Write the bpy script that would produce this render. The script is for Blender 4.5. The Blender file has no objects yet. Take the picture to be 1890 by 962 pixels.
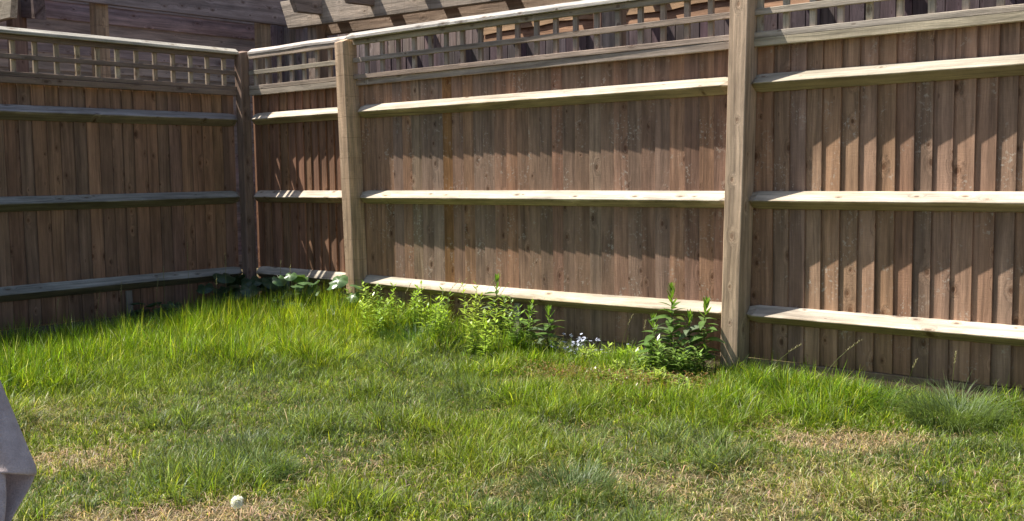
import bpy, math, random
import numpy as np
from mathutils import Vector, Matrix
random.seed(7)
rng = np.random.default_rng(11)
SC = bpy.context.scene
COL = SC.collection
G = 1.06            # height of the fence datum (camera height) above the lawn

# ------------------------------------------------------------------ camera
cd = bpy.data.cameras.new('camera'); cam = bpy.data.objects.new('camera', cd); COL.objects.link(cam)
cd.sensor_width = 36; cd.lens = 36.67; cd.clip_start = .05; cd.clip_end = 500
R_ = Vector((0.76227, 0.64714, -0.01257)); U_ = Vector((-0.04413, 0.07133, 0.99648)); F_ = Vector((-0.64575, 0.75903, -0.08293))
M = Matrix((R_, U_, -F_)).transposed().to_4x4(); M.translation = Vector((6.7735, -4.8074, G))
cam.matrix_world = M
SC.camera = cam

# ------------------------------------------------------------------ light
sun_dir = Vector((-.578, -.24, 1.0)).normalized()       # towards the sun
elev = math.asin(sun_dir.z); az = math.atan2(sun_dir.x, sun_dir.y)
w = bpy.data.worlds.new('World'); SC.world = w; w.use_nodes = True
nt = w.node_tree; bg = nt.nodes['Background']
sky = nt.nodes.new('ShaderNodeTexSky'); sky.sky_type = 'NISHITA'; sky.sun_disc = False
sky.sun_elevation = elev; sky.sun_rotation = az; sky.dust_density = 1.5; sky.ozone_density = 1.0
nt.links.new(sky.outputs[0], bg.inputs[0]); bg.inputs[1].default_value = .085
sd = bpy.data.lights.new('sun', 'SUN'); sd.energy = 5.0; sd.angle = math.radians(.53); sd.color = (1, .94, .84)
so = bpy.data.objects.new('sun', sd); COL.objects.link(so)
so.rotation_euler = (-sun_dir).to_track_quat('-Z', 'Y').to_euler(); so.location = (0, 0, 12)
SC.view_settings.view_transform = 'Standard'; SC.view_settings.look = 'None'
SC.view_settings.exposure = 0.84; SC.view_settings.gamma = 1

# ------------------------------------------------------------------ helpers
def mat(name):
    m = bpy.data.materials.new(name); m.use_nodes = True
    n = m.node_tree; n.nodes.clear()
    return m, n
class NB:
    def __init__(s, name):
        s.m, s.t = mat(name)
    def n(s, kind, **kw):
        o = s.t.nodes.new('ShaderNode' + kind)
        for k, v in kw.items():
            if k in ('inputs',):
                for a, b in v.items(): o.inputs[a].default_value = b
            else: setattr(o, k, v)
        return o
    def l(s, a, b): s.t.links.new(a, b)
    def math(s, op, a, b=None, c=None, clamp=False):
        o = s.n('Math', operation=op); o.use_clamp = clamp
        for i, v in enumerate((a, b, c)):
            if v is None: continue
            if isinstance(v, (int, float)): o.inputs[i].default_value = v
            else: s.l(v, o.inputs[i])
        return o.outputs[0]
    def ramp(s, f, stops, interp='LINEAR'):
        o = s.n('ValToRGB'); cr = o.color_ramp; cr.interpolation = interp
        while len(cr.elements) < len(stops): cr.elements.new(.5)
        for e, (p, c) in zip(cr.elements, stops):
            e.position = p; e.color = (c, c, c, 1) if isinstance(c, (int, float)) else (*c, 1)
        s.l(f, o.inputs[0]); return o.outputs[0]
    def mix(s, f, a, b, mode='MIX'):
        o = s.n('Mix', data_type='RGBA', blend_type=mode)
        for i, v in ((0, f), (6, a), (7, b)):
            if isinstance(v, (int, float)): o.inputs[i].default_value = v
            elif isinstance(v, tuple): o.inputs[i].default_value = (*v, 1)
            else: s.l(v, o.inputs[i])
        return o.outputs[2]

def wood(name, stain_shade=0.0, rough=.78, knots=1.0, saw=.5, weather=.5, bump=.5, specks=0.0, spec=.25, cracks=0.0):
    """timber whose grain runs along the mesh's local Z; the plank's own colour is its object colour"""
    b = NB(name)
    tc = b.n('TexCoord'); oi = b.n('ObjectInfo')
    off = b.n('VectorMath', operation='SCALE'); off.inputs[0].default_value = (13.1, 7.7, 41.3); b.l(oi.outputs['Random'], off.inputs['Scale'])
    p0 = b.n('VectorMath', operation='ADD'); b.l(tc.outputs['Object'], p0.inputs[0]); b.l(off.outputs[0], p0.inputs[1])
    P = p0.outputs[0]
    def scaled(v, sx, sy, sz):
        o = b.n('VectorMath', operation='MULTIPLY'); b.l(v, o.inputs[0]); o.inputs[1].default_value = (sx, sy, sz); return o.outputs[0]
    # slow wander of the grain
    wn = b.n('TexNoise', inputs={'Scale': 1.0, 'Detail': 2.0}); b.l(scaled(P, 7, 7, 1.6), wn.inputs['Vector'])
    wsub = b.n('VectorMath', operation='SUBTRACT'); b.l(wn.outputs['Color'], wsub.inputs[0]); wsub.inputs[1].default_value = (.5, .5, .5)
    wv = scaled(wsub.outputs[0], .05, .05, 0)
    # knots
    sxy = b.n('SeparateXYZ'); b.l(P, sxy.inputs[0])
    kv = b.n('CombineXYZ'); b.l(b.math('MULTIPLY', b.math('ADD', sxy.outputs[0], sxy.outputs[1]), 9.5), kv.inputs[0]); b.l(b.math('MULTIPLY', sxy.outputs[2], 6.0), kv.inputs[1])
    vo = b.n('TexVoronoi', feature='F1', distance='EUCLIDEAN', voronoi_dimensions='2D', inputs={'Scale': 1.0, 'Randomness': 1.0}); b.l(kv.outputs[0], vo.inputs['Vector'])
    csep = b.n('SeparateColor'); b.l(vo.outputs['Color'], csep.inputs[0])
    has = b.math('GREATER_THAN', csep.outputs[0], .66)
    big = b.math('MULTIPLY_ADD', csep.outputs[1], .10, .05)
    kd = b.math('DIVIDE', vo.outputs['Distance'], big)
    kmask = b.math('MULTIPLY', b.ramp(kd, [(0.0, 1), (.55, .85), (1.0, 0)]), has)
    khalo = b.math('MULTIPLY', b.ramp(b.math('MULTIPLY', kd, .33), [(0, 1), (.35, .7), (1, 0)]), has)
    hv = b.n('CombineXYZ'); b.l(b.math('MULTIPLY', khalo, .035), hv.inputs[0]); b.l(b.math('MULTIPLY', khalo, .03), hv.inputs[1])
    pa = b.n('VectorMath', operation='ADD'); b.l(P, pa.inputs[0]); b.l(wv, pa.inputs[1])
    pb = b.n('VectorMath', operation='ADD'); b.l(pa.outputs[0], pb.inputs[0]); b.l(hv.outputs[0], pb.inputs[1])
    Q = pb.outputs[0]
    # growth rings as broad streaks, plus fibres
    g1 = b.n('TexNoise', inputs={'Scale': 1.0, 'Detail': 3.0, 'Roughness': .6}); b.l(scaled(Q, 75, 75, 1.1), g1.inputs['Vector'])
    g2 = b.n('TexNoise', inputs={'Scale': 1.0, 'Detail': 4.0, 'Roughness': .7}); b.l(scaled(Q, 330, 330, 7), g2.inputs['Vector'])
    blot = b.n('TexNoise', inputs={'Scale': 1.0, 'Detail': 4.0, 'Roughness': .65}); b.l(scaled(P, 13, 13, 3.0), blot.inputs['Vector'])
    blot2 = b.n('TexNoise', inputs={'Scale': 1.0, 'Detail': 2.0}); b.l(scaled(P, 5, 5, .9), blot2.inputs['Vector'])
    col = oi.outputs['Color']
    v1 = b.ramp(g1.outputs[0], [(.30, .68), (.46, .99), (.70, 1.18)])
    v2 = b.ramp(g2.outputs[0], [(.28, .82), (.72, 1.14)])
    v3 = b.ramp(blot.outputs[0], [(.28, .66), (.5, .98), (.72, 1.28)])
    c = b.mix(1.0, col, v1, 'MULTIPLY'); c = b.mix(1.0, c, v2, 'MULTIPLY'); c = b.mix(1.0, c, v3, 'MULTIPLY')
    st_ = b.n('TexNoise', inputs={'Scale': 1.0, 'Detail': 2.0}); b.l(scaled(Q, 26, 26, .7), st_.inputs['Vector'])
    c = b.mix(1.0, c, b.ramp(st_.outputs[0], [(.32, .72), (.55, 1.02), (.7, 1.2)]), 'MULTIPLY')
    # silvered weathering
    wf = b.math('MULTIPLY', b.ramp(blot2.outputs[0], [(.42, 0), (.62, 1)]), weather)
    hsv = b.n('HueSaturation', inputs={'Saturation': .78, 'Value': 1.05}); b.l(c, hsv.inputs['Color'])
    c = b.mix(wf, c, hsv.outputs[0])
    # knots in the colour
    kc = b.mix(1.0, c, (.36, .26, .20), 'MULTIPLY')
    c = b.mix(b.math('MULTIPLY', kmask, .9 * knots), c, kc)
    ring = b.math('MULTIPLY', b.ramp(b.math('MULTIPLY', kd, .33), [(.30, 0), (.38, .5), (.5, 0)]), has)
    c = b.mix(b.math('MULTIPLY', ring, knots), c, b.mix(1.0, c, (.6, .48, .4), 'MULTIPLY'))
    if stain_shade > 0:    # olive algae on the rails' undersides, deepened with painted-in shade, patchy
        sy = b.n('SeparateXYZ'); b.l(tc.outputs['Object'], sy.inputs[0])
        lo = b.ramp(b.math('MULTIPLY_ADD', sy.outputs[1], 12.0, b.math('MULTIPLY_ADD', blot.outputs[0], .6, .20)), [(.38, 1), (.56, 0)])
        c = b.mix(b.math('MULTIPLY', lo, stain_shade), c, b.mix(1.0, c, (.50, .45, .30), 'MULTIPLY'))
    # small dark nail stains / resin spots
    vs = b.n('TexVoronoi', feature='F1', inputs={'Scale': 1.0}); b.l(scaled(P, 26, 26, 9), vs.inputs['Vector'])
    cs2 = b.n('SeparateColor'); b.l(vs.outputs['Color'], cs2.inputs[0])
    sp = b.math('MULTIPLY', b.math('LESS_THAN', vs.outputs['Distance'], .11), b.math('GREATER_THAN', cs2.outputs[0], .80))
    c = b.mix(b.math('MULTIPLY', sp, .6), c, b.mix(1.0, c, (.4, .33, .3), 'MULTIPLY'))
    if specks > 0:   # pale rain-splash scale
        sn = b.n('TexNoise', inputs={'Scale': 55.0, 'Detail': 3.0, 'Roughness': .7}); b.l(P, sn.inputs['Vector'])
        pn = b.n('TexNoise', inputs={'Scale': 1.0, 'Detail': 2.0}); b.l(scaled(P, 9, 9, 5), pn.inputs['Vector'])
        sm = b.math('MULTIPLY', b.ramp(sn.outputs[0], [(.56, 0), (.63, 1)]), b.ramp(pn.outputs[0], [(.52, 0), (.66, 1)]))
        c = b.mix(b.math('MULTIPLY', sm, specks), c, (.52, .47, .40))
    gp = b.n('NewGeometry'); sz = b.n('SeparateXYZ'); b.l(gp.outputs['Position'], sz.inputs[0])
    ft = b.math('MULTIPLY', b.ramp(b.math('MULTIPLY_ADD', blot.outputs[0], -.16, sz.outputs[2]), [(.02, 1), (.12, 0)]), .55)
    c = b.mix(ft, c, b.mix(1.0, c, (.52, .53, .42), 'MULTIPLY'))
    # sawn surface: bars across the grain
    sw = b.n('TexNoise', inputs={'Scale': 1.0, 'Detail': 3.0, 'Roughness': .75}); b.l(scaled(P, 22, 22, 240), sw.inputs['Vector'])
    swm = b.math('MULTIPLY', b.ramp(blot.outputs[0], [(.4, .2), (.6, 1)]), saw)
    h = b.math('MULTIPLY', g1.outputs[0], .9)
    h = b.math('MULTIPLY_ADD', g2.outputs[0], .8, h)
    h = b.math('ADD', h, b.math('MULTIPLY', sw.outputs[0], swm))
    h = b.math('MULTIPLY_ADD', kmask, -.5, h)
    c = b.mix(b.math('MULTIPLY', swm, .5), c, b.mix(1.0, c, b.ramp(sw.outputs[0], [(.35, .72), (.6, 1.15)]), 'MULTIPLY'))
    if cracks > 0:
        sx = b.n('SeparateXYZ'); b.l(tc.outputs['Object'], sx.inputs[0])
        wob = b.math('MULTIPLY_ADD', blot.outputs[0], .012, sx.outputs[2])
        fr = b.math('FRACT', b.math('MULTIPLY', wob, 7.1))
        fr2 = b.math('FRACT', b.math('MULTIPLY', wob, 42))
        band = b.math('LESS_THAN', fr, .014)
        band2 = b.math('MULTIPLY', b.math('LESS_THAN', fr2, .12), .12)
        bb = b.math('MULTIPLY', b.math('MAXIMUM', band, band2), cracks)
        c = b.mix(b.math('MULTIPLY', bb, .75), c, b.mix(1.0, c, (.45, .38, .3), 'MULTIPLY'))
        h = b.math('MULTIPLY_ADD', bb, -.9, h)
    bp = b.n('Bump', inputs={'Strength': bump, 'Distance': .004}); b.l(h, bp.inputs['Height'])
    bs = b.n('BsdfPrincipled', inputs={'Roughness': rough, 'Specular IOR Level': spec}); b.l(c, bs.inputs['Base Color']); b.l(bp.outputs[0], bs.inputs['Normal'])
    out = b.n('OutputMaterial'); b.l(bs.outputs[0], out.inputs[0])
    return b.m

W_BOARD = wood('weathered_boards', knots=1.0, saw=.5, weather=.28, specks=.5, bump=.6)
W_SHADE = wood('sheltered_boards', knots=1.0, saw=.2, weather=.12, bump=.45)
W_RAIL = wood('rail_timber', stain_shade=.8, knots=1.0, saw=.45, weather=.8, bump=.5, spec=.2)
W_TREL = wood('trellis_timber', knots=.9, saw=.6, weather=.8, bump=.6, spec=.2)
W_POST = wood('post_timber', knots=.8, saw=.4, weather=.3, bump=.6)
W_SAWN = wood('sawn_post_timber', knots=.3, saw=.8, weather=.2, bump=.8, cracks=.8)
W_BACK = wood('neighbour_timber', knots=.9, saw=.3, weather=.7, bump=.5)
W_WANEY = wood('orange_larch', knots=.7, saw=.2, weather=.1, bump=.5)

def new_mesh(name, verts, faces, m=None, smooth=False):
    me = bpy.data.meshes.new(name); me.from_pydata([tuple(v) for v in verts], [], faces); me.update()
    if m: me.materials.append(m)
    if smooth: me.shade_smooth()
    return me
def link(name, me, parent=None, loc=(0, 0, 0), rot=None, color=None):
    o = bpy.data.objects.new(name, me); COL.objects.link(o)
    if parent: o.parent = parent
    if rot is not None: o.matrix_basis = Matrix.Translation(loc) @ rot.to_4x4()
    else: o.location = loc
    if color: o.color = (*color, 1)
    return o
def loft(sections, close=True):
    """sections: list of (z, [(x,y),...]) of equal count -> verts, faces along local Z"""
    V, Fc = [], []; n = len(sections[0][1])
    for z, poly in sections:
        for x, y in poly: V.append((x, y, z))
    for s in range(len(sections) - 1):
        a, b_ = s * n, (s + 1) * n
        for i in range(n):
            j = (i + 1) % n
            Fc.append((a + i, a + j, b_ + j, b_ + i))
    Fc.append(tuple(range(n - 1, -1, -1))); Fc.append(tuple((len(sections) - 1) * n + i for i in range(n)))
    return V, Fc
def rect(x0, x1, y0, y1, c=.003):
    return [(x0 + c, y0), (x1 - c, y0), (x1, y0 + c), (x1, y1 - c), (x1 - c, y1), (x0 + c, y1), (x0, y1 - c), (x0, y0 + c)]
UPRIGHT = Matrix.Identity(3)                                     # local X=u, Y=depth, Z=up
ALONG = Matrix(((0, 1, 0), (0, 0, 1), (1, 0, 0))).transposed()   # local X->depth, Y->up, Z->u
def tag(o, label=None, cat=None, group=None, kind=None):
    if label: o['label'] = label
    if cat: o['category'] = cat
    if group: o['group'] = group
    if kind: o['kind'] = kind
    return o
def empty(name, loc=(0, 0, 0), rz=0, parent=None):
    o = bpy.data.objects.new(name, None); COL.objects.link(o); o.location = loc; o.rotation_euler = (0, 0, rz); o.empty_display_size = .1
    if parent: o.parent = parent
    return o
def jit(c, a=.1, hue=.03):
    k = 1 + random.uniform(-a, a)
    return tuple(max(.01, v * k * (1 + random.uniform(-hue, hue))) for v in c)

# ------------------------------------------------------------------ ground
def vnoise(x, y, seed, scale):
    r = np.random.default_rng(seed); T = r.random((64, 64))
    xs, ys = x * scale + 17.3, y * scale + 9.1
    xi, yi = np.floor(xs).astype(int), np.floor(ys).astype(int); fx, fy = xs - xi, ys - yi
    fx = fx * fx * (3 - 2 * fx); fy = fy * fy * (3 - 2 * fy)
    g = lambda a, b_: T[a % 64, b_ % 64]
    return (g(xi, yi) * (1 - fx) + g(xi + 1, yi) * fx) * (1 - fy) + (g(xi, yi + 1) * (1 - fx) + g(xi + 1, yi + 1) * fx) * fy
def fbm(x, y, seed, scale, o=4):
    s = 0; a = 1; t = 0
    for k in range(o):
        s = s + a * vnoise(x, y, seed + k, scale * 2 ** k); t += a; a *= .5
    return s / t
def gz(x, y):
    x = np.asarray(x, float); y = np.asarray(y, float)
    b_ = (fbm(x, y, 3, 1.6, 4) - .5) * .05
    d = np.minimum(np.abs(x), np.abs(y)); e = np.clip(d / .25, 0, 1)
    return b_ * e * np.exp(-np.maximum(0, np.hypot(x - 3, y + 2) - 8) * .5)

b = NB('soil')
geo = b.n('NewGeometry')
n1 = b.n('TexNoise', inputs={'Scale': 6.0, 'Detail': 8.0, 'Roughness': .7}); b.l(geo.outputs['Position'], n1.inputs['Vector'])
n2 = b.n('TexNoise', inputs={'Scale': 90.0, 'Detail': 5.0, 'Roughness': .7}); b.l(geo.outputs['Position'], n2.inputs['Vector'])
c = b.ramp(n1.outputs[0], [(.35, (.075, .058, .034)), (.5, (.12, .10, .05)), (.65, (.20, .155, .085))])
c = b.mix(1.0, c, b.ramp(n2.outputs[0], [(.3, .5), (.7, 1.5)]), 'MULTIPLY')
bp = b.n('Bump', inputs={'Strength': .8, 'Distance': .02}); b.l(n2.outputs[0], bp.inputs['Height'])
bs = b.n('BsdfPrincipled', inputs={'Roughness': .95, 'Specular IOR Level': .1}); b.l(c, bs.inputs['Base Color']); b.l(bp.outputs[0], bs.inputs['Normal'])
b.l(bs.outputs[0], b.n('OutputMaterial').inputs[0])
M_SOIL = b.m
xs = np.unique(np.concatenate([np.linspace(-60, -6, 10), np.linspace(-6, 12, 181), np.linspace(12, 60, 9)]))
ys = np.unique(np.concatenate([np.linspace(-60, -8, 9), np.linspace(-8, 4, 121), np.linspace(4, 60, 9)]))
XX, YY = np.meshgrid(xs, ys); ZZ = gz(XX, YY)
nx = len(xs); V = np.stack([XX, YY, ZZ], -1).reshape(-1, 3).tolist()
Fc = [(j * nx + i, j * nx + i + 1, (j + 1) * nx + i + 1, (j + 1) * nx + i) for j in range(len(ys) - 1) for i in range(nx - 1)]
gr = link('ground', new_mesh('ground', V, Fc, M_SOIL, True)); tag(gr, kind='structure', label='brown soil and dead thatch under the grass')

# ------------------------------------------------------------------ fences
TAN = (.235, .172, .128); RAILC = (.50, .45, .35); GREYW = (.36, .325, .28)
RAILZ = (-.737, -.152, .437)
mesh_cache = {}
def board_mesh(wd, z0, z1, thick_right, m, key):
    k = (round(wd, 3), round(z0, 2), round(z1, 2), thick_right, key)
    if k not in mesh_cache:
        t_ = .0695 if key != 'flat' else .0735
        f = [(0, .0855), (wd, t_), (wd, t_ + .012), (0, .092)] if thick_right else [(0, t_), (wd, .0815), (wd, .092), (0, t_ + .0075)]
        # a hair of roundness on the thick arris
        V, Fc = loft([(z0, f), ((z0 * .6 + z1 * .4), f), (z1, f)])
        mesh_cache[k] = new_mesh('board', V, Fc, m)
    return mesh_cache[k]
def board_run(root, edges, z0, z1, thick_right, m, color_fn, flat=False):
    for i in range(len(edges) - 1):
        a, b_ = edges[i], edges[i + 1]; wd = round((b_ - a) * 200) / 200 + .018
        me = board_mesh(wd, z0, z1, thick_right, m, 'flat' if flat else m.name)
        u = a if thick_right else b_ - wd
        if thick_right: u = b_ - wd + .006
        else: u = a - .006
        o = link('board', me, root, (u, random.uniform(-.0012, .0012), random.uniform(-.003, .003)), Matrix.Rotation(random.uniform(-.003, .003), 3, 'Y') @ Matrix.Rotation(random.uniform(-.022, .022), 3, 'Z') @ Matrix.Rotation(random.uniform(-.0015, .0015), 3, 'X'), (lambda q: (q[0] * 1.06, q[1] * .955, q[2] * .86))(color_fn(i, .5 * (a + b_))))
def spread(a, b_, n=None, pitch=.0935, j=.006):
    if n is None: n = max(1, round((b_ - a) / pitch))
    e = [a + (b_ - a) * i / n for i in range(n + 1)]
    return [e[0]] + [v + random.uniform(-j, j) for v in e[1:-1]] + [e[-1]]
def arris(root, u0, u1, zn, color, m, sag=0.0, bow=0.0, lower=.042, upper=.048, name='arris_rail'):
    def sec(nd, nz, k=1.0):  # nose depth, z shift
        c = .0015
        return [(nd, nz - c), (nd, nz + c), (.066, nz + upper * k), (.080, nz + upper * k), (.080, nz - lower * k), (.066, nz - lower * k)]
    L = u1 - u0; S = []
    for t, nd, k in ((0, .034, .8), (.05, .001, 1), (.15, 0, 1), (.35, 0, 1), (.5, 0, 1), (.65, 0, 1), (.85, 0, 1), (L - .05, .001, 1), (L, .034, .8)):
        tt = t if t in (0, .05) or t > 1 or L < .9 and t == L else None
        uu = t if (t <= .05 or t >= L - .051) else t * L
        f = uu / L
        S.append((uu, sec(nd, sag * math.sin(math.pi * f) + bow * (f - .5), k)))
    S.sort(key=lambda s: s[0])
    V, Fc = loft([(z, [(x, y) for x, y in p]) for z, p in S])
    return link(name, new_mesh(name, V, Fc, m), root, (u0, 0, zn), ALONG, color)
def bar(root, name, u0, u1, d0, d1, z0, z1, color, m, c=.002, d0b=None, taper=None):
    """horizontal bar; d0b = front depth at the far end"""
    d0b = d0 if d0b is None else d0b; L = u1 - u0
    S = []
    for f in (0, .25, .5, .75, 1):
        dd = d0 + (d0b - d0) * f; zz = random.uniform(-.0012, .0012)
        S.append((L * f, rect(dd, d1, z0 - z0 + zz, z1 - z0 + zz, c)))
    V, Fc = loft(S)
    return link(name, new_mesh(name, V, Fc, m), root, (u0, 0, z0), ALONG, color)
def cap(root, u0, u1, d0, d0b, color, m):
    L = u1 - u0; S = []
    for f in (0, .3, .6, 1):
        d = d0 + (d0b - d0) * f; zz = random.uniform(-.0015, .0015) + (.004 if 0 < f < 1 else 0) * random.uniform(-1, 1)
        S.append((L * f, [(d, zz), (d, .016 + zz), (d + .002, .019 + zz), (d + .040, .043 + zz), (d + .048, .043 + zz), (.088, .026 + zz), (.088, zz)]))
    V, Fc = loft(S)
    return link('trellis_cap', new_mesh('trellis_cap', V, Fc, m), root, (u0, 0, .929), ALONG, color)
slat_me = {}
def slat(root, u, m, color, w_=.031):
    if m.name not in slat_me:
        V, Fc = loft([(.624, rect(-w_ / 2, w_ / 2, .0505, .071, .0015)), (.9285, rect(-w_ / 2, w_ / 2, .0505, .071, .0015))]); slat_me[m.name] = new_mesh('trellis_slat', V, Fc, m)
    link('trellis_slat', slat_me[m.name], root, (u, random.uniform(-.0006, .0006), 0), Matrix.Rotation(random.uniform(-.012, .012), 3, 'Y') if False else Matrix.Identity(3), color)
def trellis(root, u0, u1, us, m, cols, capd=(.005, .005), strip_d=.031, strip2=None, slatc=None):
    cT, cB = cols
    bar(root, 'trellis_rail', u0, u1, .029, .050, .8935, .9275, jit(cB, .08), m)
    bar(root, 'trellis_rail', u0, u1, .030, .050, .774, .8065, jit(cB, .08), m)
    bar(root, 'trellis_rail', u0, u1, .030, .050, .6615, .692, jit(cB, .08), m)
    bar(root, 'capping_strip', u0, u1, strip_d, .062, .6195, .6600, jit(cB, .08), m, d0b=strip2)
    cap(root, u0, u1, capd[0], capd[1], jit(cT, .05), m)
    for u in us: slat(root, u, m, jit(slatc or cB, .12))
def post(root, name_, u0, u1, d0, d1, z0, z1, color, m, lean=0.0, top='slope', pivot=-1.0):
    c = .004
    S = [(z0, rect(u0, u1, d0, d1, c)), (z0 * .5 + z1 * .5, rect(u0, u1, d0, d1, c)), (z1, rect(u0, u1, d0, d1, c))]
    V, Fc = loft(S)
    n = 8
    # sloping weathered top: raise the back
    V = [list(v) for v in V]
    for k in range(2 * n, 3 * n):
        x, y, z = V[k]
        if top == 'slope': V[k][2] = z1 + .048 * (y - d0) / (d1 - d0) - .002 * abs(x - (u0 + u1) / 2) / (u1 - u0)
        elif top == 'corner': V[k][2] = z1 + .03 * ((y - d0) / (d1 - d0) * .6 + (u1 - x) / (u1 - u0) * .4)
    um = (u0 + u1) / 2
    me = new_mesh(name_, [(x - um, y, z - pivot) for x, y, z in V], Fc, m)
    return link(name_, me, root, (um, 0, pivot), Matrix.Rotation(-lean, 3, 'Y'), color)

# ---- right-hand fence (sunlit), u = +X
FR = empty('closeboard_fence', (0, 0, G))
tag(FR, 'long sunlit brown closeboard fence with pale rails and trellis top, running right from the corner', 'fence')
# corner post carries both fences; it belongs to the long one
post(FR, 'corner_post', -.036, .044, -.030, .050, -1.25, .937, (.25, .168, .128), W_POST, lean=.008, top='corner')
post(FR, 'post', 1.206, 1.299, -.047, .078, -1.25, .915, (.58, .40, .26), W_SAWN, lean=.034)
post(FR, 'post', 4.127, 4.228, -.047, .078, -1.25, .925, (.51, .365, .25), W_POST, lean=-.026)
post(FR, 'post', 7.15, 7.255, -.047, .078, -1.25, .925, (.44, .36, .26), W_POST)
for c_ in FR.children:
    if c_.name == 'post': tag(c_, 'sawn golden post with fine saw lines across it')
bays = [(.046, 1.185), (1.272, 4.142), (4.238, 7.15)]
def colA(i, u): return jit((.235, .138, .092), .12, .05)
def colB(i, u):
    if 2.02 < u < 2.16 or 2.2 < u < 2.26: return jit((.27, .155, .07), .05)
    if 1.75 < u < 2.02 or 3.2 < u < 3.31: return jit((.275, .205, .155), .06)
    return jit(random.choice([(.275, .172, .12), (.255, .168, .125), (.29, .18, .118), (.24, .168, .132)]), .10, .025)
def colC(i, u): return jit(random.choice([(.295, .198, .142), (.28, .192, .142), (.305, .20, .137), (.275, .195, .15), (.295, .182, .127)]), .14, .025)
eA = [.022, .115, .21, .34, .435, .529, .622, .706, .79, .878, .965, 1.045, 1.118, 1.195]
eB = [1.225, 1.301, 1.401, 1.498, 1.589, 1.679, 1.768, 1.858, 1.955, 2.055, 2.138, 2.234, 2.321, 2.403, 2.497, 2.593, 2.681, 2.77, 2.86, 2.948, 3.028, 3.117, 3.218, 3.303, 3.392, 3.485, 3.577, 3.664, 3.758, 3.85, 3.941, 4.027, 4.145]
eC = [4.225, 4.351, 4.439, 4.525, 4.609, 4.702, 4.793, 4.879, 4.968, 5.055, 5.138, 5.228, 5.321, 5.411, 5.494] + spread(5.585, 7.15)
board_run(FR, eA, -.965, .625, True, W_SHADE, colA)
board_run(FR, eB, -.965, .625, False, W_BOARD, colB, True)
board_run(FR, eC, -.968, .625, True, W_BOARD, colC)
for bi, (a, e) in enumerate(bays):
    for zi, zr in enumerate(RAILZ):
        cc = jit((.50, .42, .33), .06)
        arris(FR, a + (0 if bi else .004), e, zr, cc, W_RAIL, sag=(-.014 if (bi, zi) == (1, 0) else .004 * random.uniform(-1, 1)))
    bar(FR, 'gravel_board', a, e, .064, .088, -1.12, -.972, jit((.20, .15, .11), .08), W_SHADE)
trellis(FR, .046, 1.165, [.095 + .146 * i for i in range(8)], W_TREL, ((.50, .45, .38), (.41, .33, .255)), (.025, .025), .0305, .0305)
trellis(FR, 1.245, 4.160, [1.357, 1.511, 1.666, 1.817, 1.968, 2.107, 2.250, 2.401, 2.553, 2.700, 2.847, 2.990, 3.134, 3.283, 3.426, 3.576, 3.721, 3.868, 4.010, 4.14], W_TREL, ((.52, .48, .41), (.38, .295, .23)), (-.028, .017), .052, .0305)
trellis(FR, 4.255, 7.15, [4.29, 4.430, 4.569, 4.708, 4.848, 4.991, 5.133, 5.280, 5.424] + [5.57 + .146 * i for i in range(11)], W_TREL, ((.52, .48, .41), (.47, .395, .30)), (.006, .006), .030, .030)
for u in (2.70, 5.72):
    V, Fc = loft([(-1.2, rect(-.022, .022, .036, .058, .003)), (-.79, rect(-.022, .022, .036, .058, .003))]); link('support_peg', new_mesh('support_peg', V, Fc, W_POST), FR, (u, 0, 0), Matrix.Rotation(.02, 3, 'Y'), (.30, .27, .22))

# ---- left-hand fence (in shade), u = +Y of the world, depth = -X
FL = empty('shaded_closeboard_fence', (0, 0, G), math.pi / 2)
tag(FL, 'dark closeboard fence in its own shade on the left, thin bright line along its cap', 'fence')
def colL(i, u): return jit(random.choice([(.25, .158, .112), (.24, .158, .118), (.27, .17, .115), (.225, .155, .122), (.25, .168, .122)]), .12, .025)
eL = [-3.03 + .0935 * i + random.uniform(-.006, .006) for i in range(13)] + [-1.86, -1.767, -1.673, -1.585, -1.489, -1.397, -1.302, -1.215, -1.123, -1.032, -.949, -.865, -.765, -.681, -.592, -.491, -.402, -.31, -.218, -.131, -.040]
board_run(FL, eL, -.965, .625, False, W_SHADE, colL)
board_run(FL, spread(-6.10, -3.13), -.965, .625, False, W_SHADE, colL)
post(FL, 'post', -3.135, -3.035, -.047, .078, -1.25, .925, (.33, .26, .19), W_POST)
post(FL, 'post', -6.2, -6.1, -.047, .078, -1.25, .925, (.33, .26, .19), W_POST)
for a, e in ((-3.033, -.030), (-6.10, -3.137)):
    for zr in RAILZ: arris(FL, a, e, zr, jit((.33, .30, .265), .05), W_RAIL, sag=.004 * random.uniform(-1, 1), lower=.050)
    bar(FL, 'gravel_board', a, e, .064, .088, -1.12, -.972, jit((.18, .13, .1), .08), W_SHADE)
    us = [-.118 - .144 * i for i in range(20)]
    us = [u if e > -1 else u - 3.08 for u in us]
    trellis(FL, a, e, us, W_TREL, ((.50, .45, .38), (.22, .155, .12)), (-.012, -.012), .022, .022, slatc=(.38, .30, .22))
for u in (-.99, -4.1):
    V, Fc = loft([(-1.2, rect(-.022, .022, .036, .058, .003)), (-.79, rect(-.022, .022, .036, .058, .003))]); link('support_peg', new_mesh('support_peg', V, Fc, W_POST), FL, (u, 0, 0), Matrix.Rotation(-.015, 3, 'Y'), (.27, .24, .2))

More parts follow.
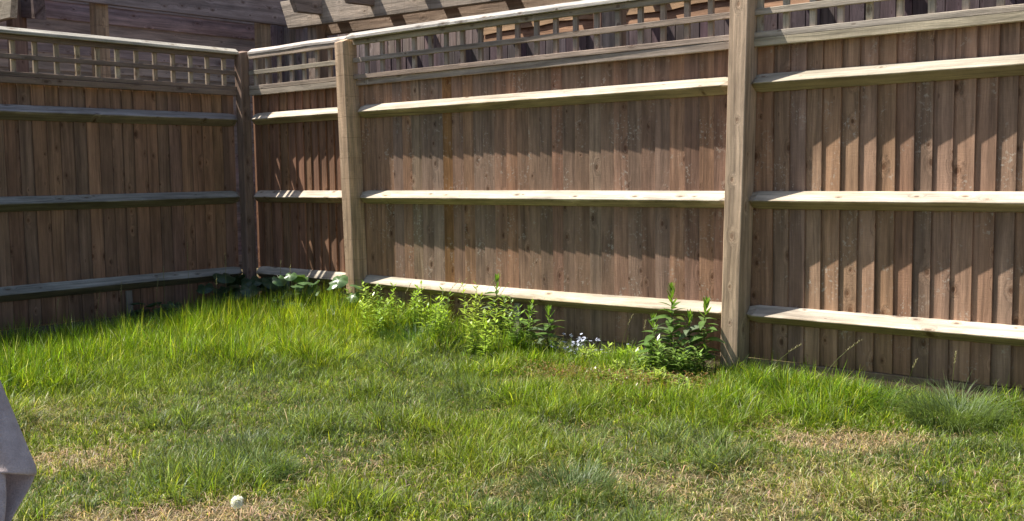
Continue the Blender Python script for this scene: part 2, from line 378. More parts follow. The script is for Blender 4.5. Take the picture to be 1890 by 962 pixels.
# ------------------------------------------------------------------ beyond the fences
def beam_between(root, name, p0, p1, w_, h_, color, m, chamfer_start=0.0, chamfer_end=0.0, roll=None):
    """timber with width w_ (horizontal) and height h_, from p0 to p1 (bottom centre line)"""
    p0, p1 = Vector(p0), Vector(p1); d = p1 - p0; L = d.length; z = d.normalized()
    up = Vector((0, 0, 1)); x = up.cross(z).normalized(); y = z.cross(x)   # local X horizontal, local Y up
    R = Matrix((x, y, z)).transposed()
    P = rect(-w_ / 2, w_ / 2, 0, h_, .004)
    V, Fc = loft([(0, P), (L * .5, P), (L, P)]); V = [list(v) for v in V]
    for v in V:
        if v[2] == 0 and v[1] < h_ * .5: v[2] += chamfer_start
        if v[2] == L and v[1] < h_ * .5: v[2] -= chamfer_end
    return link(name, new_mesh(name, V, Fc, m), root, p0, R, color)
def upright(root, name, x, y, s, z0, z1, color, m):
    P = rect(-s / 2, s / 2, -s / 2, s / 2, .004); V, Fc = loft([(z0, P), (z1, P)])
    return link(name, new_mesh(name, V, Fc, m), root, (x, y, 0), UPRIGHT, color)
# tall boarded wall of horizontal planks behind the left fence
BW = empty('horizontal_board_wall', (-2.42, 0, 0))
tag(BW, 'tall wall of wide horizontal grey-brown planks behind the left fence', 'wall')
zz = 0.1
while zz < 4.2:
    h_ = random.choice((.145, .15, .155))
    pl_ = [(-.018, 0), (-.014, 0), (.004, h_ + .012), (-.006, h_ + .012)]; pl_ = [(-.020, 0), (.0, 0), (.0, h_ + .010), (-.008, h_ + .010)]
    S = [(0, pl_), (9.0, pl_)]
    V, Fc = loft(S); R = Matrix(((0, 0, 0), (0, 0, 0), (0, 0, 0)))
    # local Z -> +Y, local X -> -X (depth), local Y -> up
    R = Matrix((Vector((-1, 0, 0)), Vector((0, 0, 1)), Vector((0, 1, 0)))).transposed()
    link('plank', new_mesh('plank', V, Fc, W_BACK), BW, (random.uniform(-.003, .003), -6.0, zz), R, jit((.50, .385, .34), .14, .05))
    zz += h_
# left pergola: posts and beam parallel to the left fence
PL = empty('neighbour_pergola', (-1.9, 0, 0))
tag(PL, 'grey timber pergola of posts and a wide beam standing behind the left fence', 'pergola')
for y in (-2.75, -.125, 1.60):
    upright(PL, 'post', -.06, y + .055, .115, 0, G + 1.60, jit((.42, .30, .19) if y > -2 else (.34, .27, .2), .05), W_SAWN)
beam_between(PL, 'beam', (.02, 2.1, G + 1.515), (.02, -6, G + 1.50), .045, .29, (.35, .285, .27), W_BACK)
for y in (-1.66, -3.0, -4.4):
    beam_between(PL, 'rafter', (.85, y, G + 1.22 + .18), (-1.0, y, G + 1.80), .05, .16, jit((.22, .17, .15), .06), W_BACK, chamfer_start=.08)
beam_between(PL, 'beam', (.92, -1.24, G + 1.185), (-.5, -1.24, G + 1.17), .05, .20, (.44, .38, .30), W_SAWN, chamfer_start=.05)
beam_between(PL, 'rafter', (.72, -.99, G + 1.215), (-.5, -.99, G + 1.40), .09, .19, (.16, .11, .10), W_BACK, chamfer_start=-.05)
upright(PL, 'post', .50, -1.05, .11, 0, G + 1.7, (.22, .15, .12), W_POST)
# right pergola: heavy beam parallel to the right fence with rafters over it
PR = empty('pergola', (0, .95, 0))
tag(PR, 'heavy sawn pergola beam with cut end and crossing rafters just behind the trellis', 'pergola')
Zb = G + 1.245
beam_between(PR, 'beam', (-.70, 0, Zb + .03), (8.5, 0, Zb - .12), .07, .235, (.43, .35, .28), W_SAWN, chamfer_start=.10)
beam_between(PR, 'beam', (-.45, .17, Zb - .035), (8.5, .17, Zb - .185), .07, .22, (.33, .24, .18), W_SAWN, chamfer_start=.10)
for x in (-.36, 2.72, 5.6): upright(PR, 'post', x, .09, .12, 0, Zb + .1, (.30, .22, .17), W_POST)
for x in (-.14, .50, 1.10, 1.72, 2.42, 3.02, 3.62, 4.22, 4.82, 5.42, 6.02):
    beam_between(PR, 'rafter', (x - .02, -.36, Zb + .09), (x - .02, 2.4, Zb + .16), .055, .17, jit((.30, .22, .18), .08), W_BACK, chamfer_start=.07)
# dark vertical board screen with orange lap slats above it, further back
DS = empty('dark_board_screen', (0, 1.75, 0))
tag(DS, 'dark purple-brown vertical board screen seen through the trellis holes', 'fence')
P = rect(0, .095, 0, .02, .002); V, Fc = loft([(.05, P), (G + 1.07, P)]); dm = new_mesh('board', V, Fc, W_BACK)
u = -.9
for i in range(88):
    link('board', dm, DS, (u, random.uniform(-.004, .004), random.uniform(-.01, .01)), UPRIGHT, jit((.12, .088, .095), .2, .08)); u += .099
GS = empty('grey_board_screen', (0, 2.1, 0))
tag(GS, 'tall grey-mauve vertical board screen behind the pergola beam left of the orange slats', 'fence')
V, Fc = loft([(.05, P), (G + 2.7, P)]); dm2 = new_mesh('board', V, Fc, W_BACK)
for i in range(36): link('board', dm2, GS, (-2.4 + .099 * i, random.uniform(-.004, .004), 0), UPRIGHT, jit((.30, .225, .20), .15, .06))
LS = empty('waney_lap_panel', (0, 1.95, 0))
tag(LS, 'orange-brown overlapping wavy-edged slats above the dark screen behind the trellis', 'fence panel')
zz = G + .70
k = 0
while zz < G + 2.6:
    S = []
    n = 40; x0, x1 = .75, 9.0
    for i in range(n + 1):
        f = i / n; wv = .012 * math.sin(f * 37 + k * 2.1) + .009 * math.sin(f * 83 + k)
        S.append(((x1 - x0) * f, [(-.020, wv), (-.012, wv - .002), (.010, .125), (.004, .125)]))
    V, Fc = loft(S); link('slat', new_mesh('slat', V, Fc, W_WANEY), LS, (x0, 0, zz), ALONG, jit((.36, .22, .12), .2, .06))
    zz += .10; k += 1
for x in (2.0, 4.4, 6.6): upright(LS, 'post', x, -.06, .075, 0, G + 2.6, jit((.30, .19, .14), .05), W_POST)

# ------------------------------------------------------------------ vegetation
def leafmat(name, gloss=.45, trans=.45, spec=.3, vary=.25):
    b = NB(name)
    at = b.n('Attribute', attribute_name='tint'); geo = b.n('NewGeometry'); oi = b.n('ObjectInfo')
    n1 = b.n('TexNoise', inputs={'Scale': 25.0, 'Detail': 3.0}); b.l(geo.outputs['Position'], n1.inputs['Vector'])
    c = b.mix(1.0, at.outputs['Color'], b.ramp(n1.outputs[0], [(.3, 1 - vary), (.7, 1 + vary)]), 'MULTIPLY')
    bs = b.n('BsdfPrincipled', inputs={'Roughness': gloss, 'Specular IOR Level': spec}); b.l(c, bs.inputs['Base Color'])
    tr = b.n('BsdfTranslucent'); b.l(b.mix(1.0, c, (1.25, 1.25, .55), 'MULTIPLY'), tr.inputs['Color'])
    mx = b.n('MixShader'); mx.inputs[0].default_value = trans; b.l(bs.outputs[0], mx.inputs[1]); b.l(tr.outputs[0], mx.inputs[2])
    b.l(mx.outputs[0], b.n('OutputMaterial').inputs[0])
    return b.m
M_GRASS = leafmat('grass_blade', .44, .40, .35)
M_LEAF = leafmat('leaf', .32, .33, .5)
M_STRAW = leafmat('straw', .6, .2, .2)

def mesh_np(name, V, quads, tris, tint, m):
    me = bpy.data.meshes.new(name)
    nv = len(V); me.vertices.add(nv); me.vertices.foreach_set('co', V.astype(np.float32).ravel())
    nl = quads.size + tris.size; npoly = len(quads) + len(tris)
    me.loops.add(nl); me.loops.foreach_set('vertex_index', np.concatenate([quads.ravel(), tris.ravel()]).astype(np.int32))
    me.polygons.add(npoly)
    ls = np.concatenate([np.arange(len(quads)) * 4, quads.size + np.arange(len(tris)) * 3]).astype(np.int32)
    me.polygons.foreach_set('loop_start', ls)
    me.polygons.foreach_set('use_smooth', np.ones(npoly, bool))
    me.update(calc_edges=True)
    a = me.attributes.new('tint', 'FLOAT_COLOR', 'POINT')
    a.data.foreach_set('color', np.concatenate([tint, np.ones((nv, 1))], 1).astype(np.float32).ravel())
    me.materials.append(m)
    return me
def blades(pos, h, wd, lean_a, lean_k, heading, col, segs=2, tipcol=None, pw=1.7):
    """pos (N,3) roots, h length, lean_a azimuth of lean, lean_k 0 upright .. 1 flat"""
    N = len(pos); rows = []
    ld = np.stack([np.cos(lean_a), np.sin(lean_a), np.zeros(N)], 1)
    sd_ = np.stack([np.cos(heading), np.sin(heading), np.zeros(N)], 1)
    cols = []
    for s in range(segs + 1):
        t = s / segs
        hor = h * (lean_k * t ** pw); ver = h * (t * np.sqrt(np.clip(1 - lean_k ** 2 * t, 0.02, 1)))
        ver = ver * (1 - .35 * lean_k * t)
        c_ = pos + ld * hor[:, None]; c_[:, 2] += ver
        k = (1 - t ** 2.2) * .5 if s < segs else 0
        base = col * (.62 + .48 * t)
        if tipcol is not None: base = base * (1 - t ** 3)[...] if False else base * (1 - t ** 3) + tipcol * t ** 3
        if s < segs:
            rows += [c_ - sd_ * (wd * k)[:, None], c_ + sd_ * (wd * k)[:, None]]; cols += [base, base]
        else: rows.append(c_); cols.append(base)
    nvb = 2 * segs + 1
    V = np.stack(rows, 1).reshape(-1, 3); C_ = np.stack(cols, 1).reshape(-1, 3)
    o = (np.arange(N) * nvb)[:, None]
    q = [o + np.array([2 * s, 2 * s + 1, 2 * s + 3, 2 * s + 2]) for s in range(segs - 1)]
    Q = np.concatenate(q, 0) if q else np.zeros((0, 4), int)
    T = o + np.array([2 * segs - 2, 2 * segs - 1, 2 * segs])
    return V, Q, T, C_
def join_blades(name, parts, m):
    Vs, Qs, Ts, Cs, o = [], [], [], [], 0
    for V, Q, T, C_ in parts:
        Vs.append(V); Qs.append(Q + o); Ts.append(T + o); Cs.append(C_); o += len(V)
    me = mesh_np(name, np.concatenate(Vs), np.concatenate(Qs), np.concatenate(Ts), np.clip(np.concatenate(Cs), .004, 1), m)
    return link(name, me)

CAMX, CAMY = 6.7735, -4.8074
def in_view(x, y, mrg=.35):
    dx, dy = x - CAMX, y - CAMY
    f = dx * -.6479 + dy * .7617; r = dx * .7617 + dy * .6479
    return (f > 2.2) & (np.abs(r) < f * .492 + mrg)
bare = [(4.02, -3.10, .36, .27), (3.02, -2.91, .26, .17), (5.17, -.90, .30, .16), (4.75, -.78, .22, .12), (3.60, -.60, .34, .22), (3.98, -.62, .34, .26), (5.45, -1.6, .3, .2), (4.75, -2.0, .4, .2), (3.3, -2.0, .25, .15)]
barew = [1.0, .9, .75, .5, .85, .85, .35, .35, .3]
def bare_mask(x, y):
    m_ = np.zeros_like(x)
    # ellipses long across the view
    for (bx, by, ra, rb), w_ in zip(bare, barew):
        dx, dy = x - bx, y - by
        r = dx * .7617 + dy * .6479; f = dx * -.6479 + dy * .7617
        d = np.sqrt((r / ra) ** 2 + (f / rb) ** 2) + (fbm(x, y, 71, 9, 2) - .5) * .9
        m_ = np.maximum(m_, w_ * np.clip(1.6 - d * 1.1, 0, 1))
    return m_
def hmap(x, y):
    dl = np.maximum(x, 0); dr = np.maximum(-y, 0)
    t1 = np.exp(-(np.maximum(dl - .25, 0) / .75) ** 2)                    # along the left fence
    cr = np.exp(-((np.hypot(x - .9, y + .5)) / 1.5) ** 2)                # corner
    t2 = np.exp(-(dr / .42) ** 2)                                       # along the right fence
    t1 = np.exp(-(np.maximum(np.abs(dl - 1.10) - .12, 0) / np.where(dl > 1.1, .85, .45)) ** 2)
    h = .050 + .10 * t1 * np.clip((-y - .3) / .8, .45, 1) + .085 * cr * np.clip((dl + .1) / .4, .5, 1) + .065 * t2 * np.clip(1.35 - .1 * x, .8, 1)
    h = h * (.72 + .7 * fbm(x, y, 21, 1.8, 3))
    clump = np.clip((fbm(x, y, 33, 3.4, 4) - .52) * 6, -.7, 1)
    return h * (1 + .40 * clump * np.clip(1.25 - h * 4.5, .35, 1)) + np.maximum(clump, 0) * .034 * np.clip(1.5 - h * 6, .2, 1)
NB_ = 480000
# rejection sample roots with tufts
cx_ = rng.uniform(-.02, 7.0, 42000); cy_ = rng.uniform(-5.0, -.0, 42000)
k_ = in_view(cx_, cy_); cx_, cy_ = cx_[k_], cy_[k_]
ti = rng.integers(0, len(cx_), NB_)
rad = np.abs(rng.normal(0, .022, NB_)); ang = rng.uniform(0, 2 * math.pi, NB_)
x = cx_[ti] + np.cos(ang) * rad; y = cy_[ti] + np.sin(ang) * rad
ok = (x > .004) & (y < -.004) | (y < -.004) & (x > .004)
bm = bare_mask(x, y)
ok &= rng.random(NB_) > bm * .93
ok &= rng.random(NB_) < .25 + .75 * np.clip((x - .35) / .4 + np.exp(-(y / .9) ** 2) , 0, 1)
x, y, ti, ang, rad, bm = x[ok], y[ok], ti[ok], ang[ok], rad[ok], bm[ok]
N = len(x); H = hmap(x, y)
dfe = np.minimum(x, -y); green = np.exp(-(np.maximum(dfe - .3, 0) / 1.1) ** 2)
thick = np.clip((H - .10) / .12, 0, 1)
dry = fbm(x, y, 41, 1.1, 4) + .35 * bm + rng.normal(0, .06, N) - .20 * thick - .10 * green + .11 * np.clip((x - 3.6) / 1.5, 0, 1) - .03
blue = fbm(x, y, 51, 1.4, 3)
tuftr = rng.random(len(cx_))[ti]; tuftb = np.exp(rng.normal(0, .22, len(cx_)))[ti]
L_ = H * rng.uniform(.55, 1.35, N) * (.8 + .4 * tuftr)
laz = rng.random(len(cx_))[ti] * 2 * math.pi
laz = np.where(rng.random(N) < .55, ang, laz) + rng.normal(0, .5, N)
lk = np.clip(rng.normal(.62, .24, N) - .22 * thick, .05, .98)
hd = laz + math.pi / 2 + rng.normal(0, .6, N)
g_viv = np.array([.165, .275, .014]); g_lime = np.array([.36, .42, .035]); g_mid = np.array([.180, .245, .030]); g_blue = np.array([.165, .22, .085]); straw = np.array([.42, .35, .17]); pale = np.array([.33, .34, .17])
u_ = rng.random(N)
kk = np.clip(thick + .6 * green, 0, 1)[:, None]; col = g_mid * (1 - kk) + g_viv * kk
lime = (rng.random(N) < (.16 + .12 * thick + .35 * np.exp(-((x - 1.7) / .9) ** 2 - ((y + .6) / .6) ** 2)))
col = np.where(lime[:, None], g_lime, col)
col = np.where((rng.random(N) < .05)[:, None], np.array([.42, .45, .24]), col)
bl = (rng.random(N) < np.clip((blue - .50) * 5, .04, .6) * (1 - thick))
col = np.where(bl[:, None], g_blue, col)
st = rng.random(N) < np.clip((dry - .60) * 3.6, .03, .62)
col = np.where(st[:, None], straw * (1 - .5 * rng.random((N, 1))) + pale * .3, col)
col = col * np.exp(rng.normal(-.04, .42, (N, 1))) * tuftb[:, None] * (1 + rng.normal(0, .06, (N, 3)))
lk = np.where(st, np.clip(lk + .25, 0, .98), lk)
wd = rng.uniform(.0020, .0045, N) * (1 + .25 * thick)
pos = np.stack([x, y, gz(x, y) - .004], 1)
long_ = L_ > .11
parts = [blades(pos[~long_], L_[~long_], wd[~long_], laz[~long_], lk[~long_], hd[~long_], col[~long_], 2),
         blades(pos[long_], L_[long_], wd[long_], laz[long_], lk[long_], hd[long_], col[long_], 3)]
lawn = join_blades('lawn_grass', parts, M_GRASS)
tag(lawn, 'rough green lawn grass, short and patchy in front, long and vivid near the corner', 'grass', kind='stuff')

# thatch and dry litter lying flat
NT = 70000
x = rng.uniform(0, 7, NT * 3); y = rng.uniform(-5, 0, NT * 3); bm = bare_mask(x, y)
k_ = in_view(x, y) & (rng.random(NT * 3) < .20 + .8 * bm) & (x > .01) & (y < -.01); x, y, bm = x[k_][:NT], y[k_][:NT], bm[k_][:NT]; N = len(x)
a_ = rng.uniform(0, 2 * math.pi, N); col = np.array([.62, .46, .27]) * rng.uniform(.4, 1.25, (N, 1)) * (1 + rng.normal(0, .08, (N, 3)))
col[:, 2] *= rng.uniform(.7, 1.25, N)
pos = np.stack([x, y, gz(x, y) + rng.uniform(0, .012, N)], 1)
th = join_blades('dry_thatch', [blades(pos, rng.uniform(.02, .07, N), rng.uniform(.0014, .0032, N), a_, rng.uniform(.9, .99, N), a_ + 1.57, col, 2)], M_STRAW)
tag(th, 'tan dead thatch in worn patches of the lawn', 'dead grass', kind='stuff')

# pale arching tufts
def tuft(cx0, cy0, r, n, h, colr, name, label, gname=None):
    ang = rng.uniform(0, 2 * math.pi, n); rr = r * np.sqrt(rng.random(n)) * .5
    x = cx0 + np.cos(ang) * rr; y = np.minimum(cy0 + np.sin(ang) * rr, -.02)
    L = h * rng.uniform(.6, 1.25, n); lk = np.clip(rng.normal(.68, .18, n), .2, .97)
    col = np.array(colr) * rng.uniform(.7, 1.3, (n, 1))
    pos = np.stack([x - cx0, y - cy0, gz(x, y) - .004], 1)
    V, Q, T, C_ = blades(pos, L, rng.uniform(.002, .004, n), ang + rng.normal(0, .5, n), lk, ang + 1.57 + rng.normal(0, .4, n), col, 4, pw=2.0)
    me = mesh_np(name, V, Q, T, np.clip(C_, .004, 1), M_GRASS); o = link(name, me, None, (cx0, cy0, 0)); tag(o, label, 'grass tuft', gname)
    return o
tuft(5.40, -.36, .38, 900, .20, (.16, .23, .08), 'grass_tuft', 'pale silvery arching grass tuft at the fence foot on the far right')
tuft(5.63, -1.33, .10, 150, .07, (.05, .07, .04), 'grass_tuft', 'small dark clump in the pale lawn at lower right')
tuft(2.25, -.42, .30, 420, .24, (.10, .19, .045), 'grass_tuft', 'dark green arching tuft left of the weeds in the middle of the fence')
tuft(4.72, -2.12, .34, 700, .12, (.13, .19, .06), 'grass_tuft', 'grey-green grass tuft at the bottom middle of the lawn')
tuft(3.74, -2.66, .24, 420, .12, (.09, .16, .05), 'grass_tuft', 'dark green grass tuft just behind the dandelion clock')
tuft(3.55, -1.35, .36, 600, .10, (.14, .19, .07), 'grass_tuft', 'blue-grey grass tuft in the middle of the lawn')
tuft(4.55, -.28, .36, 600, .15, (.10, .20, .04), 'grass_tuft', 'deep green grass tuft right of the tall middle post')
tuft(3.38, -2.45, .28, 420, .10, (.14, .19, .08), 'grass_tuft', 'silvery grass tuft left of the dandelion between two worn patches')
tuft(4.95, -.30, .34, 600, .14, (.09, .19, .035), 'grass_tuft', 'dark green grass tuft below the third board bay')

# leaves and weeds ------------------------------------------------------------
def leaf_mesh(name, L, W, col, shape='lance', fold=.25, droop=.3, n=6):
    V, Fc = [], []
    for i in range(n + 1):
        t = i / n
        if shape == 'lance': w_ = math.sin(math.pi * min(1, t ** .75)) ** .85
        elif shape == 'round': w_ = math.sqrt(max(0, 1 - (2 * t - 1) ** 2)) * (1.0 if t > .15 else 1.2)
        w_ = max(w_, .02) * W / 2
        z = -droop * L * t * t; x_ = L * t * (1 - .2 * droop * t)
        V += [(x_, -w_, z + fold * w_), (x_, 0, z), (x_, w_, z + fold * w_)]
    for i in range(n):
        a = i * 3; Fc += [(a, a + 1, a + 4, a + 3), (a + 1, a + 2, a + 5, a + 4)]
    me = new_mesh(name, V, Fc, M_LEAF, True)
    at = me.attributes.new('tint', 'FLOAT_COLOR', 'POINT')
    for i, v in enumerate(V):
        k = 1.25 if i % 3 == 1 else .92; at.data[i].color = (col[0] * k, col[1] * k, col[2] * k, 1)
    return me
def crinkle_leaf(name, R, col, n=14):
    """rounded, shallow-lobed leaf, attached at its notch"""
    V = [(R * .25, 0, 0)]; Fc = []; rings = 3
    for k in range(1, rings + 1):
        for i in range(n):
            a = -math.pi + 2 * math.pi * i / n; r = R * k / rings * (1 + .10 * math.cos(5 * a)) * (1 - .35 * math.exp(-((abs(a) - math.pi) / .35) ** 2))
            V.append((R * .9 * 0 + r * math.cos(a) + R * .75, r * math.sin(a), .10 * R * math.cos(5 * a) * (k / rings) ** 2 - .25 * R * (k / rings) ** 2 + .02 * R * random.uniform(-1, 1)))
    V[0] = (R * .75, 0, 0)
    for i in range(n): Fc.append((0, 1 + i, 1 + (i + 1) % n))
    for k in range(1, rings):
        for i in range(n):
            a = 1 + (k - 1) * n + i; b_ = 1 + (k - 1) * n + (i + 1) % n; Fc.append((a, a + n, b_ + n, b_))
    me = new_mesh(name, V, Fc, M_LEAF, True); at = me.attributes.new('tint', 'FLOAT_COLOR', 'POINT')
    for i in range(len(V)):
        k = random.uniform(.85, 1.2); at.data[i].color = (col[0] * k, col[1] * k, col[2] * k, 1)
    return me
def tube(name, pts, r0, r1, col, m=None, sides=6):
    pts = [Vector(p) for p in pts]; V, Fc = [], []; n = len(pts)
    for i, p in enumerate(pts):
        d = (pts[min(i + 1, n - 1)] - pts[max(i - 1, 0)]).normalized(); x = d.orthogonal().normalized(); y = d.cross(x)
        r = r0 + (r1 - r0) * i / (n - 1)
        for k in range(sides): a = 2 * math.pi * k / sides; V.append(p + x * r * math.cos(a) + y * r * math.sin(a))
    for i in range(n - 1):
        for k in range(sides): a = i * sides + k; b_ = i * sides + (k + 1) % sides; Fc.append((a, b_, b_ + sides, a + sides))
    Fc.append(tuple(range(sides))[::-1]); Fc.append(tuple((n - 1) * sides + k for k in range(sides)))
    me = new_mesh(name, V, Fc, m or M_LEAF, True); at = me.attributes.new('tint', 'FLOAT_COLOR', 'POINT')
    for i in range(len(V)): at.data[i].color = (*col, 1)
    return me
def place_leaf(name, me, parent, p, az_, pitch, s=1.0, roll=0.0):
    R = Matrix.Rotation(az_, 3, 'Z') @ Matrix.Rotation(-pitch, 3, 'Y') @ Matrix.Rotation(roll, 3, 'X')
    o = link(name, me, parent); o.matrix_basis = Matrix.Translation(p) @ (R * s).to_4x4(); return o
LF_dark = leaf_mesh('leaf', .115, .040, (.11, .19, .05), droop=.35)
LF_mid = leaf_mesh('leaf', .10, .034, (.11, .20, .045), droop=.2)
LF_tip = leaf_mesh('leaf', .068, .018, (.20, .33, .05), droop=-.05)
LF_pale = leaf_mesh('leaf', .11, .038, (.17, .22, .13), droop=.4)
def tall_weed(x, y, h, label, dens=1.0, group=None, lean=(0, 0)):
    r = empty('leafy_weed', (x, y, float(gz(x, y)))); tag(r, label, 'weed', group)
    P_ = lambda t: Vector((lean[0] * t * t + .006 * math.sin(7 * t + x * 9), lean[1] * t * t + .006 * math.cos(6 * t), h * t))
    link('stem', tube('stem', [P_(i / 8) for i in range(9)], .0042, .0022, (.16, .17, .06)), r)
    nl = int(h / .0095 * dens); az_ = random.uniform(0, 6)
    for i in range(nl):
        t = .12 + .86 * (i / nl) ** .9; az_ += 2.4 + random.uniform(-.3, .3)
        if t < .82: me = random.choice((LF_dark, LF_mid, LF_pale, LF_mid)); s = random.uniform(.75, 1.1) * (.75 + .35 * math.sin(math.pi * t)); pt = random.uniform(.05, .55)
        else: me = LF_tip; s = random.uniform(.7, 1.0); pt = .7 + 1.0 * (t - .82) / .18 * .7
        place_leaf('leaf', me, r, P_(t), az_, pt, s, random.uniform(-.4, .4))
    for i in range(6): place_leaf('leaf', LF_tip, r, P_(1.0) - Vector((0, 0, .004)), i * 1.05 + az_, 1.1 + .2 * (i % 2), .75)
    return r
tall_weed(3.82, -.20, .29, 'shortest and leftmost of the four leafy weeds left of the tall middle post')
tall_weed(3.915, -.17, .455, 'tallest leafy weed of the clump left of the middle post', 1.1)
tall_weed(4.01, -.15, .32, 'bushy leafy weed between the tallest stem and the stem nearest the middle post', 1.15)
tall_weed(4.075, -.125, .385, 'leafy weed nearest the middle post with a thin top', .8, lean=(.02, 0))
tall_weed(2.70, -.16, .42, 'tall single leafy weed in front of the wooden peg under the bottom rail', .9)
tall_weed(3.12, -.20, .27, 'short bushy weed just left of the small blue flowers', 1.0)
tall_weed(2.94, -.16, .25, 'short leafy weed right of the tall single one', 1.0)

# bushy small weeds: foliage joined
def fol(name, specs, parent=None, loc=(0, 0, 0), mt=None):
    """specs: arrays of leaf root, az, pitch, length, width, colour -> diamond-shaped folded leaves in one mesh"""
    P0, A, Pt, L, Wd, C_ = specs; N = len(P0)
    f = np.stack([np.cos(A) * np.cos(Pt), np.sin(A) * np.cos(Pt), np.sin(Pt)], 1)
    s = np.stack([-np.sin(A), np.cos(A), np.zeros(N)], 1); up = np.cross(f, s)
    m1 = P0 + f * (L * .45)[:, None]; V = np.stack([P0, m1 + s * (Wd / 2)[:, None] - up * (Wd * .15)[:, None], P0 + f * L[:, None] - np.array([0, 0, 1]) * (L * .15)[:, None], m1 - s * (Wd / 2)[:, None] - up * (Wd * .15)[:, None]], 1).reshape(-1, 3)
    o = (np.arange(N) * 4)[:, None]
    T = np.concatenate([o + np.array([0, 1, 2]), o + np.array([0, 2, 3])])
    me = mesh_np(name, V, np.zeros((0, 4), int), T, np.clip(np.repeat(C_, 4, 0), .004, 1), mt or M_LEAF)
    return link(name, me, parent, loc)
def bushy(x, y, h, r, n, col, label, group='small weeds along the fence foot', nst=6, L0=.04):
    root = empty('bushy_weed', (x, y, float(gz(x, y)))); tag(root, label, 'weed', group)
    P0, A, Pt, L, W_, C_ = [], [], [], [], [], []; 
    for s in range(nst):
        a = random.uniform(0, 6.28); rr = r * math.sqrt(random.random()); top = Vector((rr * math.cos(a), rr * math.sin(a), h * random.uniform(.6, 1)))
        b0 = Vector((rr * .35 * math.cos(a), rr * .35 * math.sin(a), 0)); az_ = a
        link('stem', tube('stem', [b0, b0.lerp(top, .5) + Vector((0, 0, .01)), top], .0022, .0012, (.14, .18, .05), sides=4), root)
        for i in range(n // nst):
            t = .1 + .9 * i / (n // nst); p = b0.lerp(top, t); az_ += 2.4
            P0.append(p); A.append(az_ + random.uniform(-.3, .3)); Pt.append(random.uniform(0, .7) + .7 * max(0, t - .8) * 5 * .5); L.append(L0 * random.uniform(.7, 1.25) * (1.1 - .4 * t)); W_.append(L[-1] * random.uniform(.24, .36))
            k = random.uniform(.75, 1.25) * (1 + .35 * t); C_.append([col[0] * k, col[1] * k, col[2] * k])
    fo = fol('foliage', (np.array(P0), np.array(A), np.array(Pt), np.array(L), np.array(W_), np.array(C_)), root)
    fo['kind'] = 'stuff'
    return root
greens = [(.24, .36, .045), (.30, .42, .05), (.19, .31, .05), (.34, .44, .07)]
ORD = ['first', 'second', 'third', 'fourth', 'fifth', 'sixth', 'seventh', 'eighth', 'ninth', 'tenth', 'eleventh']
WEEDL = ['bushy narrow-leaved weed at the sunlit fence foot, %s to the right of the golden post' % ORD[k] for k in range(11)]
WEEDL += ['bushy weed standing out in the grass, %s of three in front of the weed row' % k for k in ('leftmost', 'middle', 'rightmost')]
WEEDL += ['very low weed just right of the small blue flowers', 'very low weed between the blue flowers and the four tall weeds']
places = [(1.42, -.16), (1.55, -.12), (1.70, -.22), (1.86, -.12), (2.02, -.24), (2.18, -.14), (2.34, -.28), (2.48, -.14), (2.60, -.26), (2.80, -.24), (3.02, -.32), (1.95, -.42), (2.45, -.46), (2.85, -.46), (3.42, -.16), (3.62, -.18)]
for i, (x, y) in enumerate(places):
    bushy(x, y, random.uniform(.27, .42) if i < 14 else .13, .13, 220, random.choice(greens), WEEDL[i], L0=.062)
for x, y, h_, lb in ((3.86, -.30, .20, 'leafy low growth spilling in front of the shortest tall weed'), (3.99, -.27, .24, 'leafy low growth in front of the bushy weed left of the middle post'), (4.07, -.23, .20, 'leafy low growth between the tall weeds and the middle post')):
    bushy(x, y, h_, .10, 200, (.17, .26, .06), lb, 'low growth below the four tall weeds', L0=.07)
# lime ground cover in front of the tall clump
for i in range(20):
    x = 3.55 + .75 * random.random(); y = -.28 - .50 * random.random()
    bushy(x, y, .11, .06, 36, random.choice([(.26, .36, .05), (.30, .38, .07), (.22, .30, .06)]), 'low lime-green seedling in the thin patch in front of the tall weeds', 'lime seedlings in the thin patch', 4, .055)
# reddish ground cover
n = 9000; a = rng.random(n); x = rng.normal(3.62, .22, n); y = rng.normal(-.52, .13, n); x[n // 2:] = rng.normal(4.0, .16, n - n // 2)
P0 = np.stack([x, y, gz(x, y) + rng.uniform(.0, .07, n)], 1)
pick = rng.random((n, 1)); C_ = np.where(pick < .45, np.array([[.30, .15, .07]]), np.where(pick < .8, np.array([[.20, .24, .05]]), np.array([[.38, .30, .14]]))) * rng.uniform(.6, 1.2, (n, 1))
gc = fol('ground_cover', (P0, rng.uniform(0, 6.28, n), rng.uniform(-.3, .9, n), rng.uniform(.008, .024, n), rng.uniform(.004, .009, n), C_))
tag(gc, 'rusty red and green ground cover in the thin lawn patch before the tall weeds', 'ground cover', kind='stuff')

